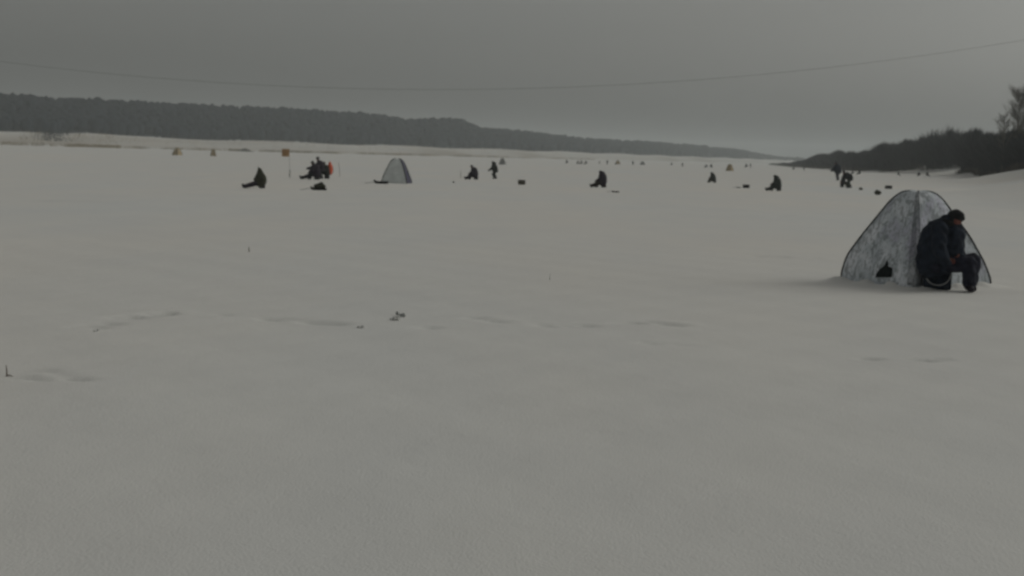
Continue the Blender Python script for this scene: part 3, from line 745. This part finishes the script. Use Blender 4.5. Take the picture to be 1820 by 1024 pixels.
# centre angler
J = joints_seated('L', lean=-.02, stretch=1.0)
_, p, s = put(1071, 333.5, 31, J, FL, 'angler in dark plum coat alone at centre right with one leg out', 1.33, top='plum', legs='brown', bulk=1.55, hood=True); boxed(1073, 333.5, s, 'dark box under the lone plum coated angler at centre right', 'brown')
J = joints_seated('L', lean=.05, stretch=.8)
_, p, s = put(1268, 325, 19.5, J, R(190), 'small seated angler in dark olive below the grey speck of a tent', 1.33, top='green', legs='olive', bulk=1.5, hood=True, voxel=.03); boxed(1270, 325, s, 'box under the small seated olive angler on the right')
J = joints_seated('L', lean=.02, stretch=1.05)
_, p, s = put(1382, 339.5, 29.5, J, FL, 'hooded angler in dark grey green with leg out left, below the willow tip', 1.34, top='green', legs='green', bulk=1.5, hood=True); boxed(1384, 339.5, s, 'dark box under the hooded grey green angler on the right')
# group before the right thicket
J = joints_stand(bend=.30, crouch=.05, armf=.45)
put(1489, 321, 30, J, R(195), 'tallest dark figure standing behind in the group before the thicket', 1.58, top='navy', legs='navy2', bulk=1.55, gloves='brown')
put(1510, 334.5, 27, joints_stand(bend=.85, crouch=.12, armf=.30, armz=.60, spread=.30), R(190), 'figure bending over with legs apart in the group before the thicket', 1.25, top='black', legs='green', bulk=1.3)
J = joints_seated(None, sit=.28, head_z=1.02)
_, p, s = put(1497, 333, 21, J, R(-20), 'crouching figure in olive facing right in the group before the thicket', 1.2, top='plum', legs='olive', bulk=1.1, voxel=.03); boxed(1496.5, 333, s, 'box under the crouching figure in the group before the thicket', z=.28)

# ------------------------------------------------------------------ gear lying on the ice
G = 'small packs and boxes lying on the ice'
def px_m(px, py): return F / at(px, py).y
def lump(px, py, w, h, m, label, seed):
    k = px_m(px, py); return bag(at(px, py), 0, (w / k, w / k * .7, h / k), m, label, group=G, seed=seed)
k = px_m(927, 329); seat_box(at(927, 328.5), .2, (12 / k, 9 / k, 8.5 / k), 'tan', 'small dark box with paler middle right of the stooping angler', G)
k = px_m(1326, 334); seat_box(at(1326, 334.5), -.2, (11.5 / k, 8 / k, 6 / k), 'boxgrey', 'small dark box right of the small olive angler', G)
lump(806, 325, 5, 3, 'tan', 'tiny tan pack left of the seated plum angler', 11)
lump(1530, 338, 8, 5.5, 'tan', 'small tan pack just right of the group before the thicket', 12)
lump(1560, 346.5, 13, 9.5, 'olive', 'largest olive pack just left of the top of the camouflage tent', 13)
k = px_m(1579, 336); seat_box(at(1579, 336), .3, (11 / k, 7 / k, 6 / k), 'boxgrey', 'small dark box just above the top of the camouflage tent', G)
k = px_m(1093, 341.5); sled(at(1094, 342), FL, (13 / k, .3, .05), 'black', 'thin dark sled lying right of the lone angler at centre right')
k = px_m(677, 326); sled(at(677, 326.5), FL, (25 / k, .55, .13), 'black', 'long black sled lying at the left foot of the plain grey tent')
k = px_m(1312, 334); sled(at(1312, 334), FL, (8 / k, .3, .04), 'tan', 'faint tan sled left of the small dark box on the right')
# marker board on a pole and thin poles
def marker():
    b = at(515, 317); k = F / b.y; root = empty('marker_sign', b); tag(root, 'square orange brown board high on a thin pole, left of the group', 'sign')
    bm = bmesh.new(); tube(bm, [(0, 0, -.05), (-.02, 0, .9), (-.10, 0, 50 / k)], [.010, .009, .008], 6); obj('pole', bm, 'metal', root)
    bm = bmesh.new(); box(bm, (-8 / k, -.03, 45 / k), (13.5 / k, .02, 13.5 / k), .004); obj('board', bm, 'sign', root)
    bm = bmesh.new(); tube(bm, [(0, -.02, .1), (-.01, -.02, .55)], [.035, .03], 6); obj('sleeve', bm, 'boxgrey', root)
marker()
def pole(px, py, h, lean, r, m, label, name='thin_pole'):
    b = at(px, py); k = F / b.y; bm = bmesh.new(); H = h / k
    tube(bm, [(0, 0, -.03), (lean * H * .3, 0, H * .5), (lean * H, 0, H)], [r, r * .8, r * .5], 6)
    o = obj(name, bm, m); o.location = b; tag(o, label, 'pole' if name == 'thin_pole' else 'stick')
pole(604, 314, 26, -.12, .022, 'metal', 'thin grey pole standing right of the orange backpack')
pole(819, 317, 14, -.05, .02, 'wood', 'thin tan pole standing left of the seated plum angler')
pole(443, 448, 9, -.15, .012, 'wood', 'short brown twig in the snow below the left angler', 'twig')
pole(977, 499, 12, .0, .0035, 'wood', 'very thin stalk in the snow near the middle', 'twig')
def reed_stalk():
    b = at(12, 670); bm = bmesh.new()
    tube(bm, [(0, 0, -.02), (.0, 0, .05), (-.008, .01, .10)], [.007, .006, .003], 6); tube(bm, [(0, 0, .012), (.03, -.01, .016), (.055, -.02, .008)], [.006, .005, .003], 6)
    o = obj('broken_reed', bm, 'wood'); o.location = b; tag(o, 'broken brown reed stub in the snow at the left edge', 'reed')
reed_stalk()
def chunk(px, py, w, h, label, seed, m='ice'):
    b = at(px, py); k = F / b.y; r = random.Random(seed); bm = bmesh.new(); W, H = w / k, h / k
    for _ in range(9):
        c = V3((r.uniform(-.35, .35) * W, r.uniform(-.5, .5) * W, r.uniform(.0, .45) * H)); q = r.uniform(.12, .26)
        g = bmesh.ops.create_icosphere(bm, subdivisions=1, radius=1)
        for v in g['verts']: v.co *= r.uniform(.75, 1.2)
        bmesh.ops.transform(bm, matrix=Matrix.Translation(c) @ Euler((r.random() * 3, r.random() * 3, 0)).to_matrix().to_4x4() @ Matrix.Diagonal((q * W, q * W, q * W * .7, 1)), verts=g['verts'])
    o = obj('ice_chunk', fuse(bm, max(.006, W * .03), 1), m, smooth=False); o.location = b; tag(o, label, 'ice chunk', 'grey lumps of ice on the snow')
chunk(712, 562, 20, 10, 'largest grey lump of broken ice in the left foreground snow', 1)
chunk(701, 569, 20, 7, 'lower paler lump of wet snow touching the largest grey lump', 2, 'slush')
chunk(643, 583, 16, 3.5, 'low flat lump of ice left of the largest one', 3, 'slush')
chunk(170, 590, 13, 9, 'small grey lump of ice on the trail at far left', 4, 'slush')

# ------------------------------------------------------------------ tiny figures far out
PJ = [('seated', joints_seated('L', lean=.02)), ('seated', joints_seated(None, lean=.05)), ('standing', joints_stand(bend=.15, armf=.3))]
protos = {}
def tiny(px, py, hpx, kind, rz, label, m):
    hz = (1.3, 1.3, 1.72)[kind]; p = at(px, py); s = hpx / (F / p.y) / hz
    if (kind, m) not in protos:
        o = person(p, rz, PJ[kind][1], label, 'tiny anglers far out on the ice', top=m, legs=m, hat=m, boots='black', voxel=.05, bulk=1.25); protos[(kind, m)] = o
    else:
        o = copy_tree(protos[(kind, m)]); o['label'] = label
    o.location = p; o.rotation_euler = (0, 0, rz); o.scale = (s, s, s)
for a in [
    (1008, 291, 7.5, 1, 3.1, 'leftmost tiny figure of the distant row right of centre', 'brown'),
    (1028, 292, 7, 1, 3.3, 'tiny seated figure, second from the left in the distant row', 'brown'),
    (1034, 292, 7, 0, 2.9, 'tiny seated figure touching the second one of the distant row', 'brown'),
    (1042, 292.5, 7, 0, 3.2, 'tiny seated figure just right of the close pair in the distant row', 'brown'),
    (1065, 292, 6, 2, 0, 'tiny upright figure directly above the lone centre angler', 'brown'),
    (1079, 292.5, 8, 2, 1, 'tiny upright figure above and right of the lone centre angler', 'black'),
    (1125, 294, 8, 2, 2, 'tiny upright dark figure between the two tiny peaked tents of the row', 'black'),
    (1095, 293, 5, 1, 3, 'tiny seated figure at the left foot of the tiny peaked tent', 'brown'),
    (1194, 294, 5.5, 1, 3, 'faint tiny seated figure, second from the right in the distant row', 'brown'),
    (1213, 297, 8, 2, 2.5, 'tiny upright figure at the right end of the distant row', 'brown'),
    (1256, 298.5, 7, 0, 3.1, 'left tiny figure of the distant pair above the small olive angler', 'black'),
    (1263, 298.5, 7.5, 1, 0.2, 'right tiny figure of the distant pair above the small olive angler', 'black'),
    (1327, 298.5, 8, 1, 3.1, 'left tiny figure of the distant pair near the willow tip', 'black'),
    (1334, 298.5, 8, 2, 3.1, 'right tiny figure of the distant pair near the willow tip', 'brown'),
    (1411, 302, 6, 1, 3.1, 'faint tiny figure just below the willow tip', 'brown'),
    (1429, 303, 6.5, 2, 3.1, 'tiny upright figure just below the thin end of the willow thicket', 'black'),
    (1516, 310, 7, 1, 3.1, 'tiny dark figure just right of the group before the thicket', 'black'),
    (1528, 310.5, 8.5, 0, 3.1, 'tiny seated figure at the foot of the thicket, right of the group', 'black'),
    (1596, 312, 7, 0, 0.1, 'tiny seated figure alone above the camouflage tent', 'black'),
    (1634, 313.5, 8.5, 1, 3.2, 'left figure of the tiny pair above the camouflage tent', 'black'),
    (1647, 313.5, 9, 0, 0.1, 'right figure of the tiny pair above the camouflage tent', 'brown'),
]: tiny(*a)
# bush clump on the left shore
def shore_bush(px, D, h, w, label):
    x = world_x(px, D); z = float(zfun(x, D)); root = empty('shore_bush', (x, D, z)); tag(root, label, 'bush')
    bm = bmesh.new(); r = random.Random(px)
    for k in range(3): tube(bm, [(0, 0, -.1), (r.uniform(-.1, .1) * w, 0, h * .3), (r.uniform(-.3, .3) * w, 0, h * .7)], [.06, .05, .02], 5)
    obj('stem', bm, 'twig', root)
    n = 500; P = np.stack([rng.normal(0, .28 * w, n), rng.normal(0, .2 * w, n), np.zeros(n)], 1)
    V, Fq = blades(P, h * rng.uniform(.3, 1, n) * np.exp(-(P[:, 0] / w * 2) ** 2), .16, .3); obj('foliage', np_mesh('foliage', V, Fq), 'twig2', root, False)['kind'] = 'stuff'
shore_bush(430, 840, 2.2, 7, 'low brown bush clump on the far left shore above the olive angler')

# ------------------------------------------------------------------ haze
bm = bmesh.new(); box(bm, (200, 1500, 34), (9000, 9600, 72)); hz = obj('haze', bm, None, smooth=False)
m = bpy.data.materials.new('haze'); m.use_nodes = True; nt = m.node_tree; nt.nodes.clear()
out = nt.nodes.new('ShaderNodeOutputMaterial'); pv = nt.nodes.new('ShaderNodeVolumePrincipled')
pv.inputs['Color'].default_value = (.85, .90, .915, 1); pv.inputs['Density'].default_value = .00030; pv.inputs['Anisotropy'].default_value = 0.0
nt.links.new(pv.outputs[0], out.inputs['Volume']); hz.data.materials.append(m); hz['kind'] = 'stuff'

# ------------------------------------------------------------------ light
w = bpy.data.worlds.new('World'); S.world = w; w.use_nodes = True; nt = w.node_tree; N = nt.nodes
bg = N['Background']; sky = N.new('ShaderNodeTexSky'); sky.sky_type = 'NISHITA'; sky.sun_disc = False
SUN_EL, SUN_AZ = R(28), R(67)          # azimuth clockwise from the view direction (+Y)
sky.sun_elevation = SUN_EL; sky.sun_rotation = SUN_AZ; sky.dust_density = 4; sky.air_density = 1.0
hs = N.new('ShaderNodeHueSaturation'); hs.inputs['Saturation'].default_value = .06
nt.links.new(sky.outputs[0], hs.inputs['Color'])
tc = N.new('ShaderNodeTexCoord'); mp = N.new('ShaderNodeMapping'); mp.inputs['Scale'].default_value = (1, 1, 3)
nt.links.new(tc.outputs['Generated'], mp.inputs[0])
nz = N.new('ShaderNodeTexNoise'); nz.inputs['Scale'].default_value = 1.6; nz.inputs['Detail'].default_value = 3; nt.links.new(mp.outputs[0], nz.inputs['Vector'])
cr = N.new('ShaderNodeValToRGB'); nt.links.new(nz.outputs['Fac'], cr.inputs[0])
cr.color_ramp.elements[0].color = (.94, .98, .95, 1); cr.color_ramp.elements[1].color = (1.0, .985, .92, 1)
mx = N.new('ShaderNodeMix'); mx.data_type = 'RGBA'; mx.blend_type = 'MULTIPLY'; mx.inputs[0].default_value = 1
nt.links.new(hs.outputs[0], mx.inputs[6]); nt.links.new(cr.outputs[0], mx.inputs[7]); nt.links.new(mx.outputs[2], bg.inputs[0])
bg.inputs[1].default_value = .10
sl = bpy.data.lights.new('sun', 'SUN'); sl.energy = .5; sl.angle = R(90); sl.color = (1, .93, .82)
so = bpy.data.objects.new('sun', sl); COL.objects.link(so)
sd = V3((math.sin(SUN_AZ) * math.cos(SUN_EL), math.cos(SUN_AZ) * math.cos(SUN_EL), math.sin(SUN_EL)))
so.rotation_euler = sd.to_track_quat('Z', 'Y').to_euler(); so.location = sd * 50

S.view_settings.view_transform = 'Standard'; S.view_settings.look = 'None'; S.view_settings.gamma = 1
S.view_settings.exposure = -0.85
S.render.engine = 'CYCLES'; S.cycles.use_denoising = True; S.cycles.filter_width = 2.2
S.cycles.max_bounces = 6; S.cycles.volume_bounces = 1; S.cycles.volume_step_rate = 4
